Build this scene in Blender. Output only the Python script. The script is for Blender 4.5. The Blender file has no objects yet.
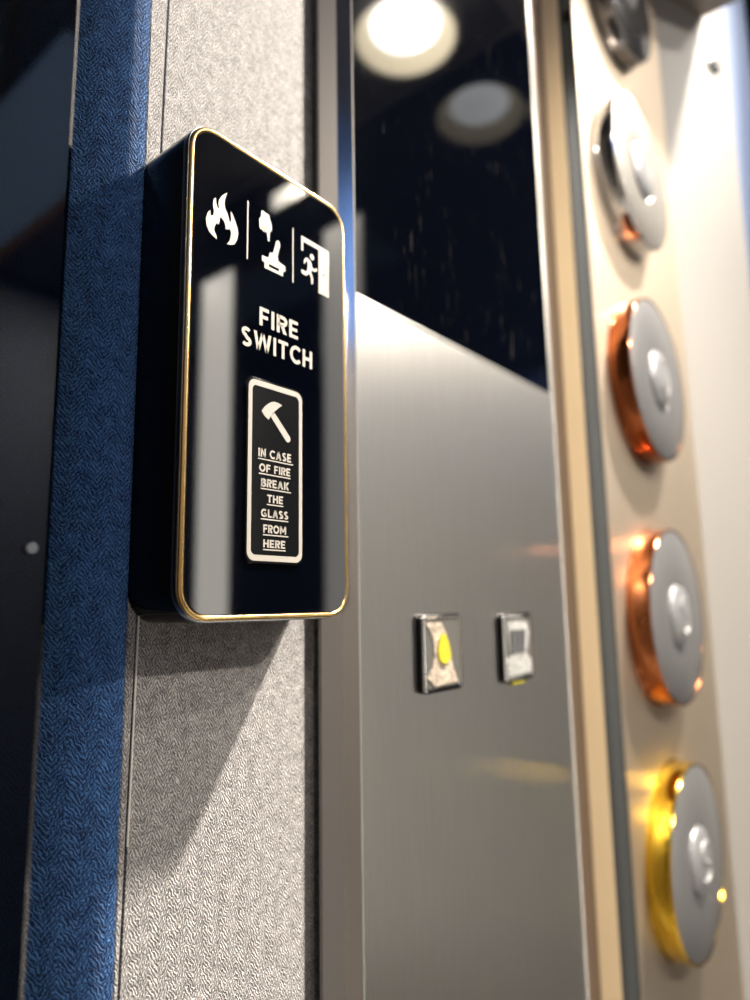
import bpy, bmesh, math
from mathutils import Vector, Matrix

scene = bpy.context.scene
COL = scene.collection
PI = math.pi

# ------------------------------------------------------------------ helpers
def link(o, parent=None):
    COL.objects.link(o)
    if parent is not None:
        o.parent = parent
    return o

def mesh_obj(name, bm, mat, parent=None, loc=None, smooth=35):
    bmesh.ops.recalc_face_normals(bm, faces=bm.faces[:])
    if smooth:
        lim = math.radians(smooth)
        for f in bm.faces:
            f.smooth = True
        for e in bm.edges:
            if len(e.link_faces) == 2:
                e.smooth = e.calc_face_angle(0) < lim and max(len(f.verts) for f in e.link_faces) <= 8
            else:
                e.smooth = False
    me = bpy.data.meshes.new(name)
    bm.to_mesh(me)
    bm.free()
    me.materials.append(mat)
    o = bpy.data.objects.new(name, me)
    if loc is not None:
        o.location = loc
    return link(o, parent)

def thing(name, label, cat, loc=(0, 0, 0), group=None):
    o = bpy.data.objects.new(name, None)
    o.empty_display_size = 0.02
    o.location = loc
    o['label'] = label
    o['category'] = cat
    if group:
        o['group'] = group
    return link(o)

def tag(o, label, cat, group=None):
    o['label'] = label
    o['category'] = cat
    if group:
        o['group'] = group
    return o

def struct(name, bm, mat, parent=None):
    o = mesh_obj(name, bm, mat, parent)
    if parent is None:
        o['kind'] = 'structure'
    return o

def box(bm, x0, x1, y0, y1, z0, z1):
    v = [bm.verts.new(c) for c in ((x0, y0, z0), (x1, y0, z0), (x1, y1, z0), (x0, y1, z0),
                                   (x0, y0, z1), (x1, y0, z1), (x1, y1, z1), (x0, y1, z1))]
    for q in ((0, 1, 2, 3), (4, 5, 6, 7), (0, 1, 5, 4), (1, 2, 6, 5), (2, 3, 7, 6), (3, 0, 4, 7)):
        bm.faces.new([v[i] for i in q])
    return bm

def boxm(*a, bevel=0):
    bm = box(bmesh.new(), *a)
    if bevel:
        bmesh.ops.bevel(bm, geom=bm.edges[:], offset=bevel, segments=2, affect='EDGES')
    return bm

def column(profile, z0, z1, nz=1, bm=None):
    """closed outline in the XY plane swept along Z"""
    bm = bm or bmesh.new()
    rings = []
    for k in range(nz + 1):
        z = z0 + (z1 - z0) * k / nz
        rings.append([bm.verts.new((x, y, z)) for x, y in profile])
    n = len(profile)
    for a, b in zip(rings, rings[1:]):
        for i in range(n):
            bm.faces.new((a[i], a[(i + 1) % n], b[(i + 1) % n], b[i]))
    bm.faces.new(rings[0]); bm.faces.new(rings[-1])
    return bm

def rrect(x0, z0, x1, z1, r, n=10):
    pts = []
    r = max(r, 1e-5)
    for cx, cz, a in ((x1 - r, z1 - r, 0), (x0 + r, z1 - r, 90), (x0 + r, z0 + r, 180), (x1 - r, z0 + r, 270)):
        for k in range(n + 1):
            t = math.radians(a + 90 * k / n)
            pts.append((cx + r * math.cos(t), cz + r * math.sin(t)))
    return pts

def loft(rings, cap0=True, cap1=True, bm=None, closed=False):
    """rings: list of (outline in XZ, y)"""
    bm = bm or bmesh.new()
    rs = [[bm.verts.new((x, y, z)) for x, z in pts] for pts, y in rings]
    n = len(rs[0])
    pairs = list(zip(rs, rs[1:]))
    if closed:
        pairs.append((rs[-1], rs[0]))
    for a, b in pairs:
        for i in range(n):
            bm.faces.new((a[i], a[(i + 1) % n], b[(i + 1) % n], b[i]))
    if cap0 and not closed:
        bm.faces.new(rs[0])
    if cap1 and not closed:
        bm.faces.new(rs[-1])
    return bm

def rr_loft(x0, z0, x1, z1, r, steps, **k):
    """steps: (inset, y)"""
    return loft([(rrect(x0 + d, z0 + d, x1 - d, z1 - d, r - d), y) for d, y in steps], **k)

def lathe(profile, n=96, bm=None):
    """profile of (radius, y) turned about the Y axis"""
    bm = bm or bmesh.new()
    prev = None
    for r, y in profile:
        if r < 1e-7:
            ring = [bm.verts.new((0, y, 0))]
        else:
            ring = [bm.verts.new((r * math.cos(2 * PI * i / n), y, r * math.sin(2 * PI * i / n))) for i in range(n)]
        if prev is not None:
            if len(prev) == 1 and len(ring) > 1:
                for i in range(n):
                    bm.faces.new((prev[0], ring[i], ring[(i + 1) % n]))
            elif len(ring) == 1 and len(prev) > 1:
                for i in range(n):
                    bm.faces.new((prev[i], prev[(i + 1) % n], ring[0]))
            elif len(ring) > 1:
                for i in range(n):
                    bm.faces.new((prev[i], prev[(i + 1) % n], ring[(i + 1) % n], ring[i]))
        prev = ring
    return bm

def prism(bm, pts, y0, y1, holes=()):
    """polygon in XZ (metres) extruded y0..y1; concave and holed polygons are triangulated"""
    from mathutils.geometry import tessellate_polygon
    loops = [pts] + list(holes)
    flat = [p for l in loops for p in l]
    tris = tessellate_polygon([[Vector((x, z, 0)) for x, z in l] for l in loops])
    a = [bm.verts.new((x, y0, z)) for x, z in flat]
    b = [bm.verts.new((x, y1, z)) for x, z in flat]
    for t in tris:
        try:
            bm.faces.new([b[i] for i in t])
            bm.faces.new([a[i] for i in reversed(t)])
        except ValueError:
            pass
    s = 0
    for l in loops:
        n = len(l)
        for i in range(n):
            j = (i + 1) % n
            bm.faces.new((a[s + i], a[s + j], b[s + j], b[s + i]))
        s += n
    return bm

def tube(bm, pts, r, n=8):
    pts = [Vector(p) for p in pts]
    prev = None
    for i, p in enumerate(pts):
        d = (pts[min(i + 1, len(pts) - 1)] - pts[max(i - 1, 0)]).normalized()
        u = d.cross(Vector((0, 1, 0)))
        if u.length < 1e-6:
            u = d.cross(Vector((1, 0, 0)))
        u.normalize(); w = d.cross(u)
        ring = [bm.verts.new(p + r * (math.cos(2 * PI * k / n) * u + math.sin(2 * PI * k / n) * w)) for k in range(n)]
        if prev:
            for k in range(n):
                bm.faces.new((prev[k], prev[(k + 1) % n], ring[(k + 1) % n], ring[k]))
        else:
            bm.faces.new(ring)
        prev = ring
    bm.faces.new(prev)
    return bm

# ------------------------------------------------------------------ materials
def new_mat(name):
    m = bpy.data.materials.new(name)
    m.use_nodes = True
    nt = m.node_tree
    return m, nt, nt.nodes['Principled BSDF']

def plain(name, col, rough=0.5, metal=0.0, ior=1.5, coat=0.0, noise=0.0, nscale=60, spec=None, bump=0.0, bscale=400):
    m, nt, b = new_mat(name)
    b.inputs['Base Color'].default_value = (*col, 1)
    b.inputs['Roughness'].default_value = rough
    b.inputs['Metallic'].default_value = metal
    b.inputs['IOR'].default_value = ior
    b.inputs['Coat Weight'].default_value = coat
    if noise or bump:
        tc = nt.nodes.new('ShaderNodeTexCoord')
    if noise:
        n = nt.nodes.new('ShaderNodeTexNoise'); n.inputs['Scale'].default_value = nscale
        n.inputs['Detail'].default_value = 4
        nt.links.new(tc.outputs['Object'], n.inputs['Vector'])
        r = nt.nodes.new('ShaderNodeMapRange')
        r.inputs['To Min'].default_value = max(0, rough - noise); r.inputs['To Max'].default_value = rough + noise
        nt.links.new(n.outputs['Fac'], r.inputs['Value'])
        nt.links.new(r.outputs['Result'], b.inputs['Roughness'])
    if bump:
        n2 = nt.nodes.new('ShaderNodeTexNoise'); n2.inputs['Scale'].default_value = bscale
        nt.links.new(tc.outputs['Object'], n2.inputs['Vector'])
        bp = nt.nodes.new('ShaderNodeBump'); bp.inputs['Strength'].default_value = bump
        bp.inputs['Distance'].default_value = 0.0005
        nt.links.new(n2.outputs['Fac'], bp.inputs['Height'])
        nt.links.new(bp.outputs['Normal'], b.inputs['Normal'])
    return m

def emis(name, col, s):
    m, nt, b = new_mat(name)
    b.inputs['Base Color'].default_value = (*col, 1)
    b.inputs['Emission Color'].default_value = (*col, 1)
    b.inputs['Emission Strength'].default_value = s
    return m

def brushed(name, col, rough=0.34, contrast=0.12, aniso=0.5, grain=2600.0, long=40.0):
    m, nt, b = new_mat(name)
    N, Lk = nt.nodes, nt.links
    tc = N.new('ShaderNodeTexCoord')
    mp = N.new('ShaderNodeMapping'); mp.inputs['Scale'].default_value = (grain, grain, long)
    Lk.new(tc.outputs['Object'], mp.inputs['Vector'])
    n = N.new('ShaderNodeTexNoise'); n.inputs['Scale'].default_value = 1; n.inputs['Detail'].default_value = 3
    Lk.new(mp.outputs['Vector'], n.inputs['Vector'])
    mx = N.new('ShaderNodeMix'); mx.data_type = 'RGBA'
    mx.inputs['A'].default_value = (*[c * (1 - contrast) for c in col], 1)
    mx.inputs['B'].default_value = (*[min(1, c * (1 + contrast)) for c in col], 1)
    Lk.new(n.outputs['Fac'], mx.inputs['Factor'])
    Lk.new(mx.outputs['Result'], b.inputs['Base Color'])
    r = N.new('ShaderNodeMapRange'); r.inputs['To Min'].default_value = rough - 0.06; r.inputs['To Max'].default_value = rough + 0.06
    Lk.new(n.outputs['Fac'], r.inputs['Value']); Lk.new(r.outputs['Result'], b.inputs['Roughness'])
    bp = N.new('ShaderNodeBump'); bp.inputs['Strength'].default_value = 0.12; bp.inputs['Distance'].default_value = 0.0002
    Lk.new(n.outputs['Fac'], bp.inputs['Height']); Lk.new(bp.outputs['Normal'], b.inputs['Normal'])
    b.inputs['Metallic'].default_value = 1
    b.inputs['Anisotropic'].default_value = aniso
    tg = N.new('ShaderNodeTangent'); tg.direction_type = 'RADIAL'; tg.axis = 'Z'
    Lk.new(tg.outputs['Tangent'], b.inputs['Tangent'])
    return m

def fabric(name, dark, light, fleck, bump=1.0, sheen=0.08):
    """woven herringbone: chevron columns of short slanted threads"""
    m, nt, b = new_mat(name)
    N, Lk = nt.nodes, nt.links
    def mth(op, a, c=None, d=None):
        n = N.new('ShaderNodeMath'); n.operation = op
        for i, v in enumerate((a, c, d)):
            if v is None:
                continue
            if isinstance(v, (int, float)):
                n.inputs[i].default_value = v
            else:
                Lk.new(v, n.inputs[i])
        return n.outputs[0]
    tc = N.new('ShaderNodeTexCoord')
    wob = N.new('ShaderNodeTexNoise'); wob.inputs['Scale'].default_value = 650; wob.inputs['Detail'].default_value = 2
    Lk.new(tc.outputs['Object'], wob.inputs['Vector'])
    wc = N.new('ShaderNodeSeparateXYZ'); Lk.new(wob.outputs['Color'], wc.inputs[0])
    s = N.new('ShaderNodeSeparateXYZ'); Lk.new(tc.outputs['Object'], s.inputs[0])
    x = mth('ADD', mth('MULTIPLY', s.outputs[0], 1000), mth('MULTIPLY', mth('SUBTRACT', wc.outputs[0], 0.5), 1.9))
    z = mth('ADD', mth('MULTIPLY', s.outputs[2], 1000), mth('MULTIPLY', mth('SUBTRACT', wc.outputs[1], 0.5), 1.9))
    P = 6.2
    tri = mth('PINGPONG', x, P / 2)                      # 0..P/2
    h = mth('ADD', z, mth('MULTIPLY', tri, 1.7))
    th = mth('MULTIPLY_ADD', mth('SINE', mth('MULTIPLY', h, 2 * PI / 1.6)), 0.5, 0.5)
    # strand breaks across each thread
    g = mth('ADD', x, mth('MULTIPLY', z, 0.35))
    br = mth('MULTIPLY_ADD', mth('SINE', mth('MULTIPLY', g, 2 * PI / 1.03)), 0.5, 0.5)
    weave = mth('MULTIPLY', mth('POWER', th, 0.8), mth('MULTIPLY_ADD', br, 0.5, 0.5))
    fn = N.new('ShaderNodeTexNoise'); fn.inputs['Scale'].default_value = 1500; fn.inputs['Detail'].default_value = 3
    Lk.new(tc.outputs['Object'], fn.inputs['Vector'])
    big = N.new('ShaderNodeTexNoise'); big.inputs['Scale'].default_value = 260; big.inputs['Detail'].default_value = 2
    Lk.new(tc.outputs['Object'], big.inputs['Vector'])
    f1 = mth('MULTIPLY_ADD', mth('SUBTRACT', fn.outputs['Fac'], 0.5), fleck, weave)
    f2 = mth('MULTIPLY_ADD', mth('SUBTRACT', big.outputs['Fac'], 0.5), 0.9, f1)
    cl = N.new('ShaderNodeClamp'); Lk.new(f2, cl.inputs['Value'])
    mx = N.new('ShaderNodeMix'); mx.data_type = 'RGBA'
    mx.inputs['A'].default_value = (*dark, 1); mx.inputs['B'].default_value = (*light, 1)
    Lk.new(cl.outputs[0], mx.inputs['Factor']); Lk.new(mx.outputs['Result'], b.inputs['Base Color'])
    ht = mth('MULTIPLY_ADD', mth('SUBTRACT', fn.outputs['Fac'], 0.5), 0.9, weave)
    bp = N.new('ShaderNodeBump'); bp.inputs['Strength'].default_value = bump; bp.inputs['Distance'].default_value = 0.00022
    Lk.new(ht, bp.inputs['Height']); Lk.new(bp.outputs['Normal'], b.inputs['Normal'])
    b.inputs['Roughness'].default_value = 0.85
    b.inputs['Sheen Weight'].default_value = sheen
    return m

M = {}
M['grey_fabric'] = fabric('grey_herringbone', (0.10, 0.095, 0.094), (0.48, 0.455, 0.432), 1.4, bump=0.7)
M['blue_fabric'] = fabric('blue_herringbone', (0.004, 0.022, 0.085), (0.07, 0.20, 0.47), 1.0, sheen=0.0)
M['shaded_fabric'] = fabric('shaded_herringbone', (0.05, 0.045, 0.043), (0.30, 0.28, 0.265), 1.2, bump=0.7)  # darker copy of the grey cloth; panel shade put into the colour
M['black_acrylic'] = plain('black_acrylic', (0.0012, 0.0014, 0.0025), 0.12, ior=1.25)
M['box_glass'] = plain('black_glass_face', (0.0006, 0.0010, 0.0026), 0.03, ior=1.75)
M['gold_rim'] = plain('brass_rim', (0.86, 0.58, 0.24), 0.2, metal=1, noise=0.08, nscale=300)
M['pewter'] = plain('pewter_edge', (0.42, 0.45, 0.5), 0.25, metal=1)
M['print'] = plain('cream_print', (0.36, 0.33, 0.285), 0.6)
M['groove'] = plain('engraved_black', (0.0012, 0.0014, 0.002), 0.2, ior=1.3)
M['steel'] = brushed('brushed_steel', (0.74, 0.715, 0.67), 0.34, aniso=0.92)
M['steel_frame'] = plain('satin_frame_paint', (0.23, 0.21, 0.195), 0.45, metal=0.3)
M['rail'] = plain('blue_grey_rail', (0.10, 0.14, 0.24), 0.42, metal=0.3)
M['steel_light'] = brushed('brushed_champagne_steel', (0.52, 0.44, 0.345), 0.5, contrast=0.08, aniso=0.2)
M['polished'] = plain('polished_steel', (0.62, 0.62, 0.63), 0.12, metal=1)
M['dark_polished'] = plain('polished_dark_steel', (0.15, 0.165, 0.18), 0.2, metal=1)
M['bright_edge'] = plain('bright_cut_edge', (0.50, 0.49, 0.46), 0.4, metal=0.3)
M['brown_metal'] = plain('bronze_channel', (0.19, 0.14, 0.11), 0.4, metal=0.6)
M['cream_board'] = plain('cream_board_edge', (0.90, 0.72, 0.46), 0.6, noise=0.05, bump=0.15)
def smudged(name, base, rough, ior):
    m = plain(name, base, rough, ior=ior)
    nt = m.node_tree; b = nt.nodes['Principled BSDF']
    tc = nt.nodes.new('ShaderNodeTexCoord'); mp = nt.nodes.new('ShaderNodeMapping')
    mp.inputs['Scale'].default_value = (420, 420, 60)
    n = nt.nodes.new('ShaderNodeTexNoise'); n.inputs['Scale'].default_value = 1; n.inputs['Detail'].default_value = 6
    r = nt.nodes.new('ShaderNodeMapRange')
    r.inputs['From Min'].default_value = .65; r.inputs['From Max'].default_value = .85
    r.inputs['To Min'].default_value = 0; r.inputs['To Max'].default_value = 1
    mx = nt.nodes.new('ShaderNodeMix'); mx.data_type = 'RGBA'
    mx.inputs['A'].default_value = (*base, 1); mx.inputs['B'].default_value = (.035, .031, .028, 1)
    nt.links.new(tc.outputs['Object'], mp.inputs['Vector']); nt.links.new(mp.outputs['Vector'], n.inputs['Vector'])
    nt.links.new(n.outputs['Fac'], r.inputs['Value']); nt.links.new(r.outputs['Result'], mx.inputs['Factor'])
    nt.links.new(mx.outputs['Result'], b.inputs['Base Color'])
    return m
M['screen_glass'] = smudged('screen_glass', (0.0008, 0.0012, 0.0028), 0.035, 1.55)
M['chrome'] = plain('chrome', (0.85, 0.85, 0.86), 0.08, metal=1)
M['copper'] = plain('polished_copper', (0.36, 0.11, 0.04), 0.12, metal=1)
M['copper2'] = plain('polished_rose_copper', (0.50, 0.17, 0.065), 0.12, metal=1)
M['gold'] = plain('polished_gold', (0.80, 0.50, 0.05), 0.12, metal=1)
M['black_chrome'] = plain('black_chrome', (0.25, 0.24, 0.24), 0.1, metal=1)
M['satin_face'] = plain('satin_grey_face', (0.19, 0.188, 0.19), 0.35, metal=0.5)
M['warm_face'] = plain('satin_warm_face', (0.30, 0.285, 0.26), 0.35, metal=0.5)
M['dark_face'] = plain('dark_grey_face', (0.06, 0.06, 0.065), 0.2, metal=0.5)
M['dome'] = plain('clear_dome', (0.30, 0.30, 0.31), 0.35, metal=0.5)
M['glyph'] = plain('white_glyph', (0.42, 0.415, 0.41), 0.4)
M['white_paint'] = plain('white_paint', (0.27, 0.255, 0.235), 0.55, bump=0.1, bscale=700)
def speckled(name, c1, c2, scale, rough):
    m = plain(name, c1, rough, bump=1.0, bscale=scale)
    nt = m.node_tree; b = nt.nodes['Principled BSDF']
    tc = nt.nodes.new('ShaderNodeTexCoord'); v = nt.nodes.new('ShaderNodeTexVoronoi'); v.inputs['Scale'].default_value = scale
    mx = nt.nodes.new('ShaderNodeMix'); mx.data_type = 'RGBA'
    mx.inputs['A'].default_value = (*c1, 1); mx.inputs['B'].default_value = (*c2, 1)
    sx = nt.nodes.new('ShaderNodeSeparateXYZ')
    nt.links.new(tc.outputs['Object'], v.inputs['Vector']); nt.links.new(v.outputs['Color'], sx.inputs[0])
    nt.links.new(sx.outputs[0], mx.inputs['Factor']); nt.links.new(mx.outputs['Result'], b.inputs['Base Color'])
    return m
M['sand'] = speckled('sand_figure', (0.17, 0.14, 0.11), (0.50, 0.42, 0.33), 900, 0.4)
M['yellow'] = plain('yellow_drop', (0.42, 0.36, 0.03), 0.25)
M['lens_grey'] = plain('grey_lens', (0.17, 0.165, 0.15), 0.25, metal=0.5)
M['dark_figure'] = plain('dark_figure', (0.05, 0.05, 0.055), 0.5)
M['pale_figure'] = speckled('pale_figure', (0.15, 0.15, 0.145), (0.42, 0.42, 0.40), 800, 0.4)
M['front_paint'] = plain('front_wall_paint', (0.09, 0.10, 0.12), 0.8)
M['wall_dark'] = plain('dark_wall', (0.03, 0.032, 0.04), 0.6)
M['mirror_wall'] = plain('dark_glass_wall', (0.002, 0.0025, 0.004), 0.03, ior=1.6)
M['left_wall'] = plain('left_wall_paint', (0.26, 0.225, 0.19), 0.7)
M['left_blue'] = plain('left_wall_blue', (0.10, 0.24, 0.62), 0.8)
M['ceiling'] = plain('ceiling_paint', (0.12, 0.115, 0.11), 0.7)
M['floor'] = plain('floor_stone', (0.45, 0.42, 0.38), 0.6)
M['slate'] = emis('slate_blue_added_glow', (0.36, 0.52, 0.74), 0.5)
M['seam_shaded'] = plain('seam_shadow_thread', (0.02, 0.025, 0.05), 0.8)  # shade of the seam groove put into the thread colour
M['seam_light'] = plain('seam_pale_thread', (0.70, 0.66, 0.60), 0.8)
M['lamp_ring'] = emis('lamp_glow_ring', (1.0, 0.86, 0.60), 4.0)
M['lamp_lens'] = emis('lamp_lens', (0.96, 0.98, 1.0), 17.0)
M['glow_panel'] = emis('added_glow', (1.0, 0.95, 0.86), 3.4)
M['glow_panel_b'] = emis('added_glow_low', (1.0, 0.97, 0.9), 0.95)
M['trim_ring'] = plain('lamp_trim', (0.5, 0.48, 0.45), 0.4)

def tinted_glass():
    m, nt, b = new_mat('tinted_blue_glass')
    b.inputs['Base Color'].default_value = (0.02, 0.05, 0.10, 1)
    b.inputs['Roughness'].default_value = 0.02
    b.inputs['IOR'].default_value = 1.55
    b.inputs['Transmission Weight'].default_value = 1.0
    return m
M['copper_paint'] = plain('copper_paint', (0.55, 0.26, 0.10), 0.4)
M['tinted'] = tinted_glass()

# ------------------------------------------------------------------ place
CZ = 1.5                      # eye height; the camera stands 18 cm from the wall
CEIL = CZ + 1.2
XW = 1.17                     # inner face of the right wall

# --- shell
struct('floor', boxm(-0.85, 1.25, -2.4, 0.06, -0.05, 0.0), M['floor'])
struct('ceiling', boxm(-0.85, 1.25, -2.4, 0.06, CEIL, CEIL + 0.05), M['ceiling'])
struct('wall_back', boxm(-0.85, 1.25, 0.036, 0.06, 0.0, CEIL), M['wall_dark'])
struct('wall_front', boxm(-0.85, 1.25, -2.4, -2.35, 0.0, CEIL), M['front_paint'])
struct('wall_right', boxm(XW, XW + 0.05, -2.35, 0.036, 0.0, CEIL), M['mirror_wall'])
struct('wall_left', boxm(-0.80, -0.75, -2.35, 0.036, 0.0, CEIL), M['left_wall'])

struct('trim_5', boxm(XW - 0.012, XW, -2.35, -0.01, CEIL - 0.014, CEIL), M['white_paint'])

t = thing('wall_cover', 'blue cloth cover hung on the upper part of the left wall', 'wall cover', (-0.74, -1.1, CZ + 0.60))
mesh_obj('cloth', boxm(-0.008, 0.006, -0.9, 0.35, 0.0, 0.58, bevel=0.002), M['left_blue'], t)
mesh_obj('edge_strip', boxm(-0.006, 0.010, -0.9, 0.35, -0.006, 0.0), M['polished'], t)

t = thing('ceiling_glow_panel', 'added dim slate blue glowing panel with a copper edge on the ceiling above the back of the room', 'added glow panel', (0.70, -1.70, CEIL))  # glowing panel added for a slate reflection in the display glass
mesh_obj('board', boxm(-0.13, 0.14, -0.60, 0.55, -0.012, 0.0), M['slate'], t)
mesh_obj('copper_edge', boxm(0.14, 0.175, -0.60, 0.55, -0.014, 0.0), M['copper_paint'], t)

# added glowing panels in the right wall, mirrored as bright strips in black glass
def rot_frame(h, H):
    bm = bmesh.new()
    box(bm, -0.008, 0, -h, -h + 0.004, 0, H); box(bm, -0.008, 0, h - 0.004, h, 0, H)
    box(bm, -0.008, 0, -h + 0.004, h - 0.004, 0, 0.004); box(bm, -0.008, 0, -h + 0.004, h - 0.004, H - 0.004, H)
    return bm
def glow_panel(y0, y1, z0, z1, mat, label):
    t = thing('glow_panel', label, 'added wall glow panel', (XW, (y0 + y1) / 2, z0))
    h = (y1 - y0) / 2
    mesh_obj('frame', rot_frame(h, z1 - z0), M['dark_polished'], t)
    mesh_obj('diffuser', boxm(-0.006, 0.0, -h + 0.004, h - 0.004, 0.004, z1 - z0 - 0.004), mat, t)
    return t
glow_panel(-0.977, -0.817, 0.6, CZ + 0.95, M['glow_panel_b'], 'narrow added glow panel in the dark right wall, nearer the button panel')
glow_panel(-1.48, -1.325, 0.6, CZ + 0.97, M['glow_panel'], 'bright added glow panel in the dark right wall, farther from the button panel')
glow_panel(-1.17, -1.03, CZ + 1.07, CZ + 1.13, M['glow_panel'], 'short added glow bar high on the dark right wall')

# ------------------------------------------------------------------ wall cloth panels
ZB, ZT = 0.9, CEIL
t = thing('fabric_panel', 'grey herringbone fabric panel behind the fire switch', 'fabric panel', (0.15, 0.0, ZB))
def P(x, y):      # world to local of that thing
    return (x - 0.15, y)
H = ZT - ZB
def lean(o, lim):                       # the seam runs slightly off plumb
    for v in o.data.vertices:
        wx = v.co.x + 0.15
        if lim[0] < wx < lim[1]:
            v.co.x += max(-0.15, min(0.35, v.co.z + ZB - CZ)) * 0.0157 - 0.0021
prof = [P(0.1145, 0.0), P(0.1801, 0.0), P(0.1804, 0.0005), P(0.1804, 0.012), P(0.1145, 0.012)]
lean(mesh_obj('cloth', column(prof, 0, H, 60), M['grey_fabric'], t), (.114, .115))
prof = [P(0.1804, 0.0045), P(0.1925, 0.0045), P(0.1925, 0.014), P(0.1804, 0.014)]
mesh_obj('shade_strip', column(prof, 0, H), M['shaded_fabric'], t)['label'] = 'recessed strip, panel shade put into its colour'
prof = [P(0.1085, 0.0004), P(0.1090, 0.0), P(0.1135, 0.0), P(0.1140, 0.0006), P(0.1140, 0.012), P(0.1085, 0.012)]
lean(mesh_obj('folded_edge', column(prof, 0, H, 60), M['grey_fabric'], t), (.113, .115))
bm = tube(bmesh.new(), [(0.11425 - 0.15, -0.0002, 0.535), (0.11425 - 0.15, -0.0002, 0.604)], 0.00032)
o = mesh_obj('seam', bm, M['seam_light'], t); lean(o, (.113, .1155)); o['label'] = 'pale seam thread'
bm = tube(bmesh.new(), [(0.11425 - 0.15, 0.0004, 0.74 + k * .01) for k in range(40)], 0.00035)
o = mesh_obj('seam', bm, M['seam_shaded'], t); lean(o, (.113, .1155)); o['label'] = 'seam thread with groove shade in its colour'

t = thing('fabric_panel', 'dark blue herringbone padded fabric panel left of the grey fabric', 'fabric panel', (0.09, 0.0, ZB))
pts = []
for k in range(23):
    u = k / 22.0
    x = 0.1082 - 0.030 * u
    y = -0.0004 + 0.0300 * u ** 1.6
    pts.append((x - 0.09, y))
prof = pts + [(pts[-1][0], 0.0355), (0.1082 - 0.09, 0.0355)]
mesh_obj('cloth', column(prof, 0, H), M['blue_fabric'], t)

# ------------------------------------------------------------------ display screen at the left edge
t = thing('mounted_display', 'dark tinted glass display screen on the wall left of the blue fabric', 'display', (-0.06, 0.0, 1.05))
mesh_obj('glass', column([(-0.10, -0.026), (0.132, -0.026), (0.1335, -0.0245), (0.1335, -0.021), (-0.10, -0.021)], 0, 0.95),
         M['tinted'], t)
mesh_obj('casing', column([(-0.095, -0.018), (0.116, -0.018), (0.118, -0.016), (0.118, 0.0355), (-0.095, 0.0355)], 0.01, 0.94),
         M['black_acrylic'], t)
for z in (0.464,):
    bm = lathe([(0, -0.0275), (0.0012, -0.0275), (0.0015, -0.027), (0.0015, -0.0258)], 24)
    bmesh.ops.translate(bm, verts=bm.verts[:], vec=(0.1285, 0, z))
    mesh_obj('highlight_cap', bm, M['polished'], t)  # added polished cap imitates a highlight on the glass

# ------------------------------------------------------------------ lettering (own stroke font, unit cap height)
def arc(cx, cy, rx, ry, a0, a1, n=14):
    return [(cx + rx * math.cos(math.radians(a0 + (a1 - a0) * k / n)), cy + ry * math.sin(math.radians(a0 + (a1 - a0) * k / n))) for k in range(n + 1)]

def ribbon(pts, t):
    """outline polygons of a mitred stroke: one quad per segment"""
    out = []
    n = len(pts)
    nr = []
    for i in range(n):
        a = pts[max(i - 1, 0)]; b = pts[min(i + 1, n - 1)]
        if 0 < i < n - 1:
            d1 = Vector((pts[i][0] - a[0], pts[i][1] - a[1])).normalized()
            d2 = Vector((b[0] - pts[i][0], b[1] - pts[i][1])).normalized()
            m = Vector((-(d1.y + d2.y), d1.x + d2.x))
            m.normalize()
            c = m.dot(Vector((-d1.y, d1.x)))
            nr.append(m * (t / 2 / max(c, 0.5)))
        else:
            d = Vector((b[0] - a[0], b[1] - a[1])).normalized()
            nr.append(Vector((-d.y, d.x)) * t / 2)
    for i in range(n - 1):
        p, q = Vector(pts[i]), Vector(pts[i + 1])
        out.append([tuple(p - nr[i]), tuple(q - nr[i + 1]), tuple(q + nr[i + 1]), tuple(p + nr[i])])
    return out

def slant(x0, x1, h, y0=0.0, y1=1.0):
    return [(x0 - h / 2, y0), (x0 + h / 2, y0), (x1 + h / 2, y1), (x1 - h / 2, y1)]

def rect(x0, y0, x1, y1):
    return [(x0, y0), (x1, y0), (x1, y1), (x0, y1)]

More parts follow.
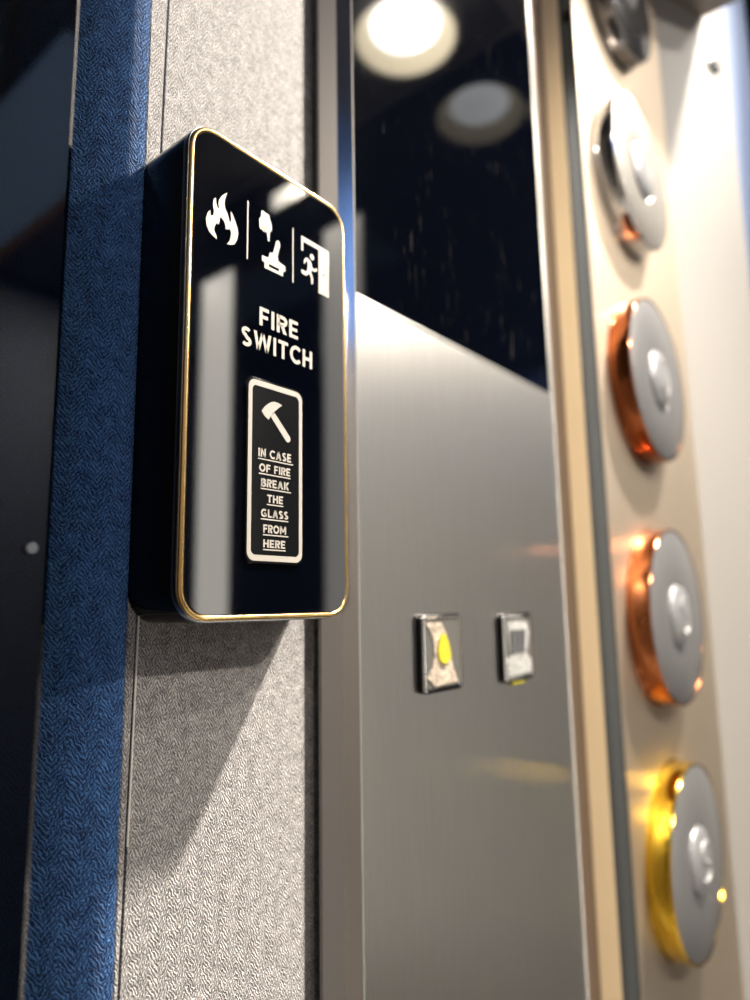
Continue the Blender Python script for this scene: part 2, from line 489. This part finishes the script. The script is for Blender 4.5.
def glyph(ch, t):
    L = t / 2
    if ch == ' ': return 0.34, []
    if ch == 'I': return t, [rect(0, 0, t, 1)]
    if ch == 'F': return 0.62, [rect(0, 0, t, 1), rect(t, 1 - t * .95, 0.62, 1), rect(t, .40, .56, .40 + t * .95)]
    if ch == 'E': return 0.64, [rect(0, 0, t, 1), rect(t, 1 - t * .95, .63, 1), rect(t, .5 - t * .46, .58, .5 + t * .46), rect(t, 0, .64, t * .95)]
    if ch == 'L': return 0.60, [rect(0, 0, t, 1), rect(t, 0, .60, t * .95)]
    if ch == 'T': return 0.74, [rect(.37 - L, 0, .37 + L, 1 - t * .9), rect(0, 1 - t * .95, .74, 1)]
    if ch == 'H': return 0.76, [rect(0, 0, t, 1), rect(.76 - t, 0, .76, 1), rect(t, .5 - t * .46, .76 - t, .5 + t * .46)]
    if ch == 'N': return 0.78, [rect(0, 0, t, 1), rect(.78 - t, 0, .78, 1), slant(.78 - t * .55, t * .55, t * 1.0)]
    if ch == 'M': return 1.0, [rect(0, 0, t, 1), rect(1 - t, 0, 1, 1), slant(.5, t * .6, t * 1.0, .2), slant(.5, 1 - t * .6, t * 1.0, .2)]
    if ch == 'W': return 1.24, [slant(.32, t * .5, t * 1.0), slant(.32, .62, t * .95), slant(.92, .62, t * .95), slant(.92, 1.24 - t * .5, t * 1.0)]
    if ch == 'A': return 0.84, [slant(t * .55, .42, t * 1.1), slant(.84 - t * .55, .42, t * 1.1), rect(.18, .22, .66, .22 + t * .85)]
    if ch == 'K': return 0.74, [rect(0, 0, t, 1), slant(t * 1.2, .74 - t * .6, t * 1.25, .28), slant(.74 - t * .6, .30, t * 1.25, 0, .62)]
    if ch == 'R':
        p = ribbon([(t * .5, 1 - L), (.40, 1 - L)] + arc(.40, .70, .24, .30 - L, 90, -90)[1:] + [(t * .5, .40 + L)], t)
        return 0.70, [rect(0, 0, t, 1)] + p + [slant(.70 - t * .62, .36, t * 1.24, 0, .46)]
    if ch == 'B':
        p = ribbon([(t * .5, 1 - L), (.38, 1 - L)] + arc(.38, .755, .20, .245 - L, 90, -90)[1:] + [(t * .5, .51 + L * .4)], t)
        q = ribbon([(t * .5, .53 - L * .4), (.40, .53 - L * .4)] + arc(.40, .29, .24, .27 - L * .6, 90, -90)[1:] + [(t * .5, L)], t)
        return 0.70, [rect(0, 0, t, 1)] + p + q
    if ch == 'O': return 0.94, ribbon(arc(.47, .5, .47 - L, .51 - L, 0, 360, 28), t)
    if ch == 'C': return 0.84, ribbon(arc(.48, .5, .48 - L, .51 - L, 42, 318, 24), t)
    if ch == 'G': return 0.92, ribbon(arc(.48, .5, .48 - L, .51 - L, 48, 320, 24), t) + [rect(.92 - t, .08, .92, .54), rect(.50, .54 - t * .8, .92, .54)]
    if ch == 'S':
        p = arc(.345, .745, .315 - L, .265 - L, 28, 250, 16)
        q = arc(.355, .265, .345 - L, .275 - L, 78, -146, 16)
        return 0.70, ribbon(p + q, t)
    return 0.5, []

def lettering(name, text, x0, x1, z0, z1, parent, mat, t=0.19, gap=0.14, y=(0.0, -0.00006), underline=None, skew=0.0):
    polys, x = [], 0.0
    for k, ch in enumerate(text):
        w, ps = glyph(ch, t)
        polys += [[(px + x, pz) for px, pz in p] for p in ps]
        x += w + gap
    W = x - gap
    sx, sz = (x1 - x0) / W, (z1 - z0)
    bm = bmesh.new()
    for p in polys:
        prism(bm, [(x0 + a * sx, z0 + b * sz) for a, b in p], y[0], y[1])
    if underline:
        ux0, ux1, uz, ut = underline
        prism(bm, rect(ux0, uz - ut, ux1, uz), y[0], y[1])
    return mesh_obj(name, bm, mat, parent, smooth=0)

mm = 0.001
def mmp(pts): return [(a * mm, b * mm) for a, b in pts]

# ------------------------------------------------------------------ the fire switch box
BX, BZ = 0.1083, CZ - 0.0040
t = thing('fire_switch', 'tall black fire switch box with gold rim on the grey fabric', 'fire switch', (BX, 0.0, BZ))
W, HH, D = 0.0696, 0.1512, 0.0245
R0 = 0.0098
mesh_obj('housing', rr_loft(0, 0, W, HH, R0, [(0, -0.0), (0, -0.0215)]), M['black_acrylic'], t)
mesh_obj('edge_band', rr_loft(0, 0, W, HH, R0, [(0.0, -0.0215), (0.0, -0.0232), (0.0002, -0.0236), (0.0004, -0.0236), (0.0004, -0.0215)],
                              cap0=False, cap1=False, closed=True), M['pewter'], t)
rim = [(0.0004, -0.0215)] + [(0.0013 - 0.0009 * math.cos(k * PI / 6), -0.0238 - 0.0009 * math.sin(k * PI / 6)) for k in range(7)] + [(0.0022, -0.0215)]
mesh_obj('rim', rr_loft(0, 0, W, HH, R0, rim, cap0=False, cap1=False, closed=True), M['gold_rim'], t)
mesh_obj('front_glass', rr_loft(0, 0, W, HH, R0, [(0.0022, -0.0215), (0.0022, -0.02445), (0.00225, -0.0245)]), M['box_glass'], t)
FY = -0.0245
yy = (FY, FY - 0.00006)
FL = [(14.14, 131.96), (12.18, 130.05), (11.01, 127.87), (10.83, 126.32), (11.22, 125.3), (10.68, 125.18), (10.14, 126.25), (9.85, 128.24), (9.01, 127.3), (8.81, 125.35), (9.22, 123.43), (9.04, 122.03), (8.32, 121.43), (8.01, 122.08), (7.98, 123.24), (6.98, 121.86), (6.37, 119.75), (6.66, 117.55), (7.72, 115.95), (9.06, 115.24), (10.56, 114.71), (10.39, 115.82), (9.55, 117.02), (9.58, 118.34), (10.29, 119.84), (10.59, 119.85), (11.1, 119.82), (11.41, 120.75), (11.54, 121.87), (11.82, 122.66), (13.12, 121.79), (13.71, 120.46), (13.73, 119.53), (14.71, 119.79), (15.47, 120.23), (15.9, 119.03), (15.63, 117.3), (15.25, 116.07), (14.35, 114.76), (15.73, 115.08), (17.28, 115.88), (18.34, 117.95), (18.72, 120.27), (18.27, 121.97), (17.44, 123.77), (16.46, 125.48), (15.66, 126.33), (15.6, 124.81), (15.81, 123.56), (15.43, 122.31), (14.94, 123.7), (14.29, 125.01), (13.49, 126.25), (13.15, 127.7), (13.42, 129.44)]
mesh_obj('flame_icon', prism(bmesh.new(), mmp(FL), *yy), M['print'], t, smooth=0)
for a in (22.43, 42.3):
    z0 = 113.2 if a < 30 else 112.6
    mesh_obj('divider_line', prism(bmesh.new(), mmp(rect(a - .27, z0, a + .27, z0 + 20)), *yy), M['print'], t, smooth=0)
HD = [(28.2, 132.64), (29.75, 132.51), (31.5, 132.33), (31.69, 131.26), (32.3, 130.11), (32.66, 128.98), (32.61, 127.24), (32.09, 126.66), (31.84, 126.33), (31.7, 123.14), (31.35, 122.9), (30.97, 122.96), (30.63, 124.94), (30.62, 125.93), (30.0, 125.42), (29.48, 125.87), (29.3, 125.45), (28.79, 125.45), (28.5, 125.95), (28.11, 125.7), (27.42, 125.92), (27.24, 126.82), (27.11, 129.02), (27.88, 130.36), (28.04, 131.71)]
hd = mesh_obj('hand_icon', prism(bmesh.new(), mmp(HD), *yy), M['print'], t, smooth=0)
bm = bmesh.new()
for x, za, zb_ in ((28.5, 125.9, 127.4), (29.5, 125.8, 127.6), (30.55, 125.9, 128.2)):
    prism(bm, mmp(rect(x - .07, za, x + .07, zb_)), FY - .00005, FY - .00009)
mesh_obj('finger_lines', bm, M['groove'], hd, smooth=0)
LV = [(35.12, 124.95), (35.8, 125.0), (36.25, 124.5), (36.39, 123.42), (35.51, 120.19), (35.34, 119.26), (35.71, 117.69), (38.79, 117.0), (38.8, 115.06), (37.89, 115.0), (37.72, 113.07), (29.62, 113.01), (29.53, 115.0), (28.51, 115.07), (28.55, 117.0), (30.27, 117.04), (31.3, 117.39), (31.81, 119.22), (33.2, 119.66), (34.07, 122.44), (34.59, 124.38)]
mesh_obj('lever_icon', prism(bmesh.new(), mmp(LV), *yy, holes=[mmp([(31.5, 115.1), (31.5, 114.1), (35.9, 114.1), (35.9, 115.1)])]), M['print'], t, smooth=0)
DR = [(46.19, 131.58), (59.6, 131.35), (60.1, 130.9), (60.24, 130.41), (60.0, 113.34), (54.69, 113.4), (54.78, 129.69), (47.27, 129.66), (47.14, 126.19), (46.26, 126.1)]
ex = mesh_obj('exit_icon', prism(bmesh.new(), mmp(DR), *yy), M['print'], t, smooth=0)
bm = bmesh.new()
for x, z, r in ((57.4, 123.0, .22), (57.3, 121.1, .34), (58.0, 119.9, .16)):
    prism(bm, mmp([(x + r * math.cos(k * PI / 5), z + 1.3 * r * math.sin(k * PI / 5)) for k in range(10)]), FY - .00005, FY - .00009)
mesh_obj('door_handle', bm, M['groove'], ex, smooth=0)
RN = [(48.64, 124.37), (49.49, 124.33), (50.53, 123.96), (51.22, 123.19), (51.39, 122.21), (51.74, 121.82), (52.61, 121.5), (53.14, 121.84), (53.57, 122.44), (54.13, 121.97), (54.02, 121.26), (52.61, 120.48), (51.56, 120.86), (51.04, 119.71), (51.73, 118.73), (52.07, 117.55), (51.89, 115.59), (51.13, 115.3), (51.03, 117.25), (50.52, 118.26), (49.92, 118.9), (48.97, 117.63), (47.61, 117.49), (46.43, 117.68), (46.19, 118.98), (47.1, 119.11), (48.46, 119.02), (49.14, 120.01), (49.32, 121.64), (49.15, 122.98), (48.46, 122.97), (48.12, 121.82), (47.44, 121.8), (47.61, 123.17)]
bm = prism(bmesh.new(), mmp(RN), *yy)
prism(bm, mmp([(51.5 + 1.0 * math.cos(k * PI / 10), 125.6 + 1.15 * math.sin(k * PI / 10)) for k in range(20)]), *yy)
mesh_obj('running_figure', bm, M['print'], ex, smooth=0)

lettering('lettering', 'FIRE', .0277, .0447, .0929, .0991, t, M['print'], t=.20, gap=.17, y=yy)
lettering('lettering', 'SWITCH', .0204, .0514, .0843, .0905, t, M['print'], t=.20, gap=.15, y=yy)

lb = mesh_obj('instruction_label', rr_loft(.0229, .0171, .0469, .0749, .0032, [(0, FY), (0, FY - .0006), (.0002, FY - .0008)]), M['groove'], t)
lb.location = (-0.0005, 0, 0)
lb['label'] = 'raised black label with a white border'
LY = FY - .0008
ly = (LY, LY - .00005)
o, i = rrect(.0235, .0179, .0463, .0742, .0028), rrect(.0250, .0197, .0449, .0724, .0017)
SHIFT = 0
mesh_obj('border', prism(bmesh.new(), o, *ly, holes=[i[::-1]]), M['print'], lb, smooth=0)
bm = prism(bmesh.new(), mmp([(28.75, 64.58), (30.0, 66.2), (31.21, 67.3), (32.8, 68.3), (34.15, 68.7), (36.0, 68.6), (37.44, 68.12), (36.2, 67.3), (35.03, 66.27), (33.59, 64.97), (31.67, 62.28), (30.0, 63.23)]), *ly)
prism(bm, mmp([(32.5, 63.6), (34.1, 65.1), (40.9, 58.3), (41.1, 57.5), (40.7, 56.7), (39.9, 56.4), (39.2, 56.7)]), *ly)
mesh_obj('hammer_icon', bm, M['print'], lb, smooth=0)
for txt, xa, xb, z0, z1, ue in (('IN CASE', 27.6, 41.4, 49.95, 52.7, 42.2), ('OF FIRE', 28.0, 41.0, 45.35, 47.9, 41.1), ('BREAK', 28.8, 40.4, 40.75, 43.3, 41.3),
                                ('THE', 31.3, 37.9, 36.0, 38.5, 38.1), ('GLASS', 28.9, 40.2, 31.35, 33.85, 40.3), ('FROM', 29.85, 39.3, 26.55, 29.1, 40.2),
                                ('HERE', 29.9, 38.95, 22.05, 24.5, 39.1)):
    lettering('lettering', txt, xa * mm, xb * mm, z0 * mm, z1 * mm, lb, M['print'], t=.215, gap=.13, y=ly,
              underline=(xa * mm - .0001, ue * mm, z0 * mm - .00045, .00038))

# ------------------------------------------------------------------ operating panel (steel with black screen)
XL, XR = 0.1985, 0.3840
YM = -0.0105
t = thing('operating_panel', 'brushed steel panel with a black screen, between the grey fabric and the round buttons', 'operating panel', (0.19, 0.0, 1.0))
ox = 0.19
HP = CEIL - 1.0
mesh_obj('face_plate', column([(XL + .0007 - ox, -0.003), (XL + .0007 - ox, YM), (XR - ox, YM), (XR - ox, -0.003)], 0, HP), M['steel'], t)
mesh_obj('side_trim', column([(0.1876 - ox, 0.0), (0.1880 - ox, -0.0012), (0.1945 - ox, -0.0055), (0.1945 - ox, 0.0)], 0, HP), M['steel_frame'], t)
mesh_obj('polished_edge', column([(0.1945 - ox, 0.0), (0.1945 - ox, -0.0055), (XL + .0002 - ox, -0.0103), (XL + .0002 - ox, 0.0)], 0, HP), M['polished'], t)
mesh_obj('bright_line', column([(XL + .0002 - ox, -0.003), (XL + .0002 - ox, -0.0106), (XL + .0007 - ox, -0.0109), (XL + .0007 - ox, -0.003)], 0, HP), M['bright_edge'], t)
mesh_obj('bright_line', column([(XR - .0002 - ox, -0.003), (XR - .0006 - ox, YM - .0006), (XR + .0014 - ox, YM - .0004), (XR + .0022 - ox, -0.003)], 0, HP), M['bright_edge'], t)
SZ = CZ + 0.127 - 1.0
mesh_obj('screen', column([(XL + .0006 - ox, YM + .0002), (XL + .0006 - ox, YM - .0006), (XR - .0045 - ox, YM - .0006), (XR - .0045 - ox, YM + .0002)], SZ, HP), M['screen_glass'], t)
mesh_obj('screen_edge', boxm(XL + .0006 - ox, XR - .0045 - ox, YM - .0007, YM + .0002, SZ - .0010, SZ), M['steel'], t)

# channel between the two panels
mesh_obj('trim_1', column([(XR + .0022, 0.0355), (XR + .0022, -0.0010), (XR + .0040, 0.0012), (0.4315, 0.0016), (0.4315, 0.0355)], 1.0, CEIL), M['brown_metal'])['kind'] = 'structure'

# ------------------------------------------------------------------ rectangular buttons
def rect_button(x0, x1, z0, z1, label):
    t = thing('push_button', label, 'button', (x0, YM, CZ + z0), 'rectangular buttons on the steel panel')
    w, h = x1 - x0, z1 - z0
    mesh_obj('gasket', rr_loft(-.0002, -.0002, w + .0002, h + .0002, .0027, [(0, 0.0), (0, -.0029), (.0006, -.0029), (.0006, 0.0)], closed=True), M['groove'], t)
    mesh_obj('bezel', rr_loft(0, 0, w, h, .0026, [(.0004, 0.0), (.0002, -.0029), (.0006, -.0036), (.0012, -.0037), (.0018, -.0031), (.0018, 0.0)],
                              closed=True), M['chrome'], t)
    l = mesh_obj('lens', rr_loft(0, 0, w, h, .0026, [(.0018, 0.0), (.0018, -.0028), (.0022, -.0031)]), M['lens_grey'], t)
    return t, l
def loc(pts, x0, z0): return [((a - x0 * 1000) * mm, (b - z0 * 1000) * mm) for a, b in pts]
x0, z0 = .2352, -.0365
t, l = rect_button(x0, .2655, z0, -.0040, 'small chrome framed rectangular button with a yellow drop inside')
bm = prism(bmesh.new(), loc([(237.9, -7.8), (241.7, -7.4), (249.4, -7.6), (253.0, -12.3), (256.0, -20.9), (257.5, -26.6), (261.2, -33.5), (243.4, -34.1), (238.2, -30.1), (241.9, -26.3), (243.8, -21.0), (243.2, -15.5), (241.4, -11.3)], x0, z0), -.0031, -.0035)
mesh_obj('inlay', bm, M['sand'], l, smooth=0)['label'] = 'sand coloured bottle shaped inlay'
bm = prism(bmesh.new(), loc([(247.1, -14.3), (249.2, -12.4), (251.4, -12.6), (253.7, -16.1), (255.5, -21.8), (254.1, -24.0), (251.5, -25.2), (248.9, -25.1), (246.2, -23.0), (245.6, -18.8)], x0, z0), -.0035, -.0042)
mesh_obj('drop', bm, M['yellow'], l, smooth=0)['label'] = 'yellow drop'
x0, z0 = .3035, -.0385
t, l = rect_button(x0, .3345, z0, -.0050, 'small chrome framed rectangular button with a dark grey figure inside')
bm = prism(bmesh.new(), loc([(307.4, -8.6), (328.6, -9.1), (331.1, -15.4), (326.8, -25.1), (331.7, -28.7), (331.1, -35.2), (307.0, -35.8), (306.1, -28.2), (309.7, -25.3), (308.0, -14.5)], x0, z0), -.0031, -.0036)
mesh_obj('inlay', bm, M['pale_figure'], l, smooth=0)['label'] = 'pale grey inlay'
bm = bmesh.new()
for a, b in ((309.8, 314.6), (315.8, 319.8), (321.0, 326.2)):
    prism(bm, loc([(a, -13.3), (b, -13.5), (min(b, 323.8), -25.0), (a + .6, -25.0)], x0, z0), -.0036, -.0040)
mesh_obj('figure', bm, M['dark_figure'], l, smooth=0)
mesh_obj('glint', boxm(.008, .021, -.0033, -.0008, -.0016, -.0001, bevel=.0005), M['yellow'], t)['label'] = 'yellow strip standing in for a glint under the lower edge'  # yellow strip standing in for a glint below the button

# ------------------------------------------------------------------ round button panel
G = 1.0667
XS, YP = 0.4320, -0.0221
XE = 0.6613
t = thing('button_panel', 'champagne coloured metal panel carrying a column of round buttons', 'button panel', (XS, 0.0, 1.0))
mesh_obj('face_plate', column([(0.0012, YP + .003), (0.0012, YP), (XE - XS, YP), (XE - XS, YP + .003)], 0, HP), M['steel_light'], t)
mesh_obj('steel_side', column([(0, -0.0113), (0.0008, YP + .0004), (0.0032, YP + .0004), (0.0032, -0.0113)], 0, HP), M['dark_polished'], t)
mesh_obj('board_side', column([(0, 0.012), (0, -0.0113), (XE - XS, -0.0113), (XE - XS, 0.012)], 0, HP), M['cream_board'], t)['label'] = 'cream board edge'
mesh_obj('latch', boxm(-0.0012, 0.002, YP + .0015, YP + .0075, CZ + .421 - 1.0, CZ + .429 - 1.0, bevel=.0004), M['groove'], t)

def round_button(z, ring_mat, face_mat, label, sign):
    t = thing('round_button', label, 'button', (0.5172, YP, CZ + z * G), 'round buttons on the champagne panel')
    K = lambda pr: [(r * G * .975, y * G * 1.32) for r, y in pr]
    mesh_obj('ring', lathe(K([(0.0, 0.0), (.0612, 0.0), (.0612, -.0012), (.0605, -.0015), (.0599, -.0094), (.0597, -.0102), (.0591, -.0107), (.0584, -.0106), (.0580, -.0100), (0, -.0100)]), 128), ring_mat, t)
    f = mesh_obj('face', lathe(K([(0.0, -.0098), (.0579, -.0098), (.0579, -.0104), (.0575, -.0106), (.0225, -.0106), (.0215, -.0098), (0, -.0098)]), 128), face_mat, t)
    d = mesh_obj('dome', lathe(K([(.0214, -.0097), (.0208, -.0112), (.0190, -.0122), (.015, -.0130), (.008, -.0136), (0, -.0138)]), 64), M['dome'], t)
    bm = bmesh.new()
    for pl in sign:
        tube(bm, [(a * mm * G, (-.0138 + .0000024 * (a * a + b * b) * 1.2) * G * 1.32, b * mm * G) for a, b in pl], .0009, 8)
    mesh_obj('sign', bm, M['glyph'], d)
    return t
S_ = [[(7 * math.cos(math.radians(a)), 6.2 + 5.5 * math.sin(math.radians(a))) for a in range(20, 270, 20)] +
      [(7 * math.cos(math.radians(a)), -5.8 + 5.5 * math.sin(math.radians(a))) for a in range(80, -160, -20)]]
I_ = [[(-3, 12), (1, 9), (3, 3), (3, -4), (1, -12)], [(-2, 10), (-2, -8)]]
H_ = [[(-6, 12), (6, 12), (8, -4), (3, -12), (-6, -7), (-6, 12)]]
G_ = [[(6, 11), (-4, 12), (-7, 7), (-2, 2), (6, -1), (7, -8), (0, -12), (-6, -9)]]
V_ = [[(0, 13), (0, -3)], [(-6, 2), (0, -5), (6, 2)]]
round_button(.476, M['black_chrome'], M['dark_face'], 'dark faced round button with a chrome ring at the top edge', V_)
round_button(.3147, M['chrome'], M['warm_face'], 'round button with a silver chrome ring, just below the dark one', I_)
round_button(.154, M['copper'], M['satin_face'], 'round button with a dark copper ring, between silver ring and rose copper ring', H_)
round_button(-.0099, M['copper2'], M['satin_face'], 'round button with a rose copper ring, directly above the gold one', G_)
round_button(-.1629, M['gold'], M['satin_face'], 'round button with a gold ring, lowest of the column', S_)

# ------------------------------------------------------------------ white splayed jamb on the right
KP = lambda pts: [(x * G, (y + .1821) * G - .1821) for x, y in pts]
bm = column([(XE, 0.0355), (XE, YP)] + KP([(0.716, -0.0713), (0.720, -0.0725), (0.722, -0.071)]) + [(.722 * G, 0.0355)], 0.0, CEIL)
trim = mesh_obj('trim_2', bm, M['white_paint']); trim['kind'] = 'structure'
bm = column([(0.7222 * G, 0.0355)] + KP([(0.7222, -0.071), (0.730, -0.0745), (0.745, -0.079), (0.790, -0.0845), (0.796, -0.0845), (0.797, -0.083)]) + [(.797 * G, 0.0355)], 0.0, CEIL)
trim = mesh_obj('trim_3', bm, M['rail']); trim['kind'] = 'structure'
trim = mesh_obj('shadow_block', boxm(0.45, 0.735, -0.13, YP + .0001, CZ + 0.625, CZ + 0.70), M['steel_frame']); trim['kind'] = 'structure'  # unseen block added to cast the slanting shadow on the jamb
bm = lathe([(0, -.0034), (.006, -.0030), (.0100, -.0010), (.0102, 0.0), (.0102, .001), (0, .001)], 32)
o = mesh_obj('screw', bm, M['groove'], None, (*KP([(0.6975, -0.0640)])[0], CZ + .571))
o.rotation_euler = (0, 0, math.atan2(-0.0392, 0.096))
tag(o, 'black screw head high on the white jamb', 'screw')

# ------------------------------------------------------------------ ceiling lamps
def turned(profile, n=64):
    """profile of (radius, drop below the ceiling) turned about Z"""
    bm = lathe([(r, h) for r, h in profile], n)
    bmesh.ops.rotate(bm, verts=bm.verts[:], matrix=Matrix.Rotation(-PI / 2, 3, 'X'))   # +y -> -z
    return bm
def downlight(x, y, label, power, k=1.0, aim=None, size=0.11):
    t = thing('ceiling_lamp', label, 'ceiling lamp', (x, y, CEIL), 'round ceiling lamps')
    mesh_obj('trim', turned([(.124, 0.0), (.124, .034), (.119, .038), (.113, .036), (.113, .0)]), M['trim_ring'], t)
    mesh_obj('glow_ring', turned([(.0785, .006), (.1065, .030), (.1125, .034), (.1125, .0), (.0785, .0)]), M['lamp_ring'], t)
    mesh_obj('lens', turned([(.0, .010), (.04, .009), (.065, .007), (.078, .004), (.078, .0), (0, 0)]), M['lamp_lens'], t)
    if power:
        L = bpy.data.lights.new('lamp_light', 'AREA')
        L.shape = 'DISK'; L.size = size; L.energy = power; L.color = (1.0, 0.92, 0.82)
        lo = bpy.data.objects.new('lamp_light', L)
        lo.location = (0, 0, -0.040)
        if aim is not None:      # an adjustable lamp tilted towards its target
            L.spread = math.radians(56)
            lo.rotation_euler = (Vector(aim) - Vector((x, y, CEIL))).to_track_quat('-Z', 'Y').to_euler()
        link(lo, t)
    t.scale = (k, k, k)
    return t
downlight(0.917, -0.420, 'round ceiling lamp nearest the right wall and the round buttons, brightest of all', 9.8, .6, (0.08, 0.0, CZ - 0.30))
downlight(1.020, -0.572, 'round ceiling lamp behind the brightest one, mirrored in the black screen', 0, .92)
downlight(1.12, -1.82, 'added round fill lamp near the right wall, beside the added slate glow panel', 44, .6, None, .12)  # unseen fill lamp, added to lift the shaded side
downlight(1.12, -1.0, 'added small round fill lamp close to the right wall, halfway down the room', 12, .5)  # second added fill, breaks up the hard shadow under the switch
downlight(0.15, -1.75, 'added round fill lamp at the back of the room, left of the added slate glow panel', 11)  # frontal fill lamp added out of view

t = thing('fill_washer', 'small black spotlight added on the ceiling to light the blue cloth cover', 'fill_spot', (-0.15, -1.25, CEIL))  # unseen lamp added so the blue cover shows in the polished edges
mesh_obj('base', turned([(0, 0), (.03, 0), (.03, .012), (0, .012)], 32), M['black_acrylic'], t)
bm = turned([(.0, .0), (.024, .0), (.026, .06), (.022, .06), (.020, .03), (0, .03)], 32)
bmesh.ops.rotate(bm, verts=bm.verts[:], matrix=Matrix.Rotation(math.radians(52), 3, 'Y'))
bmesh.ops.translate(bm, verts=bm.verts[:], vec=(0, 0, -.03))
mesh_obj('barrel', bm, M['black_acrylic'], t)
L = bpy.data.lights.new('lamp_light', 'SPOT')
L.energy = 60; L.spot_size = math.radians(95); L.spot_blend = 0.6; L.shadow_soft_size = 0.02; L.color = (1, .96, .92)
lo = bpy.data.objects.new('lamp_light', L); lo.location = (-.055, 0, -.075)
lo.rotation_euler = (0, math.radians(52), 0)
link(lo, t)

t = thing('fill_spot', 'small black spotlight added on the ceiling to brighten the round buttons', 'fill_spot', (-0.30, -1.25, CEIL))  # unseen lamp added to brighten the button panel and cream edge
mesh_obj('base', turned([(0, 0), (.03, 0), (.03, .012), (0, .012)], 32), M['black_acrylic'], t)
d = Vector((0.60, 0, CZ - .12)) - Vector((-0.30, -1.25, CEIL - .07))
q = d.to_track_quat('-Z', 'Y')
bm = turned([(.0, -.02), (.024, -.02), (.026, .045), (.022, .045), (.020, .02), (0, .02)], 32)
bmesh.ops.rotate(bm, verts=bm.verts[:], matrix=q.to_matrix())
bmesh.ops.translate(bm, verts=bm.verts[:], vec=(0, 0, -.035))
mesh_obj('barrel', bm, M['black_acrylic'], t)
L = bpy.data.lights.new('lamp_light', 'SPOT')
L.energy = 125; L.spot_size = math.radians(28); L.spot_blend = 0.8; L.shadow_soft_size = 0.03; L.color = (1, .90, .76)
lo = bpy.data.objects.new('lamp_light', L)
lo.location = d.normalized() * .075 + Vector((0, 0, -.035))
lo.rotation_euler = q.to_euler()
link(lo, t)

# ------------------------------------------------------------------ camera
cam = bpy.data.cameras.new('camera')
co = bpy.data.objects.new('camera', cam)
COL.objects.link(co)
yaw, pitch, roll = math.radians(39.2946), math.radians(8.8343), math.radians(-0.9611)
fwd = Vector((math.cos(pitch) * math.cos(yaw), math.cos(pitch) * math.sin(yaw), math.sin(pitch)))
right = Vector((math.sin(yaw), -math.cos(yaw), 0))
up = right.cross(fwd)
r2 = right * math.cos(roll) + up * math.sin(roll)
u2 = -right * math.sin(roll) + up * math.cos(roll)
mw = Matrix((( r2.x, u2.x, -fwd.x, 0), (r2.y, u2.y, -fwd.y, 0), (r2.z, u2.z, -fwd.z, 0), (0, 0, 0, 1)))
mw.translation = Vector((0, -0.1821, CZ))
co.matrix_world = mw
cam.sensor_width = 36; cam.sensor_fit = 'AUTO'
cam.lens = 680.2 * 36 / 1000
cam.clip_start = 0.01
cam.dof.use_dof = True
cam.dof.focus_distance = 0.205
cam.dof.aperture_fstop = cam.lens / 4.0
scene.camera = co

# ------------------------------------------------------------------ world and view
w = bpy.data.worlds.new('world'); scene.world = w
w.use_nodes = True
w.node_tree.nodes['Background'].inputs['Color'].default_value = (0.5, 0.6, 0.8, 1)
w.node_tree.nodes['Background'].inputs['Strength'].default_value = 0.2
vs = scene.view_settings
vs.view_transform = 'Standard'; vs.look = 'None'; vs.gamma = 1; vs.exposure = 0.08
vs.use_curve_mapping = False
scene.cycles.use_denoising = True
scene.cycles.max_bounces = 10
scene.cycles.diffuse_bounces = 4
scene.cycles.glossy_bounces = 6
scene.cycles.transmission_bounces = 8
scene.cycles.sample_clamp_indirect = 60
scene.cycles.caustics_reflective = True
scene.cycles.blur_glossy = 1.0
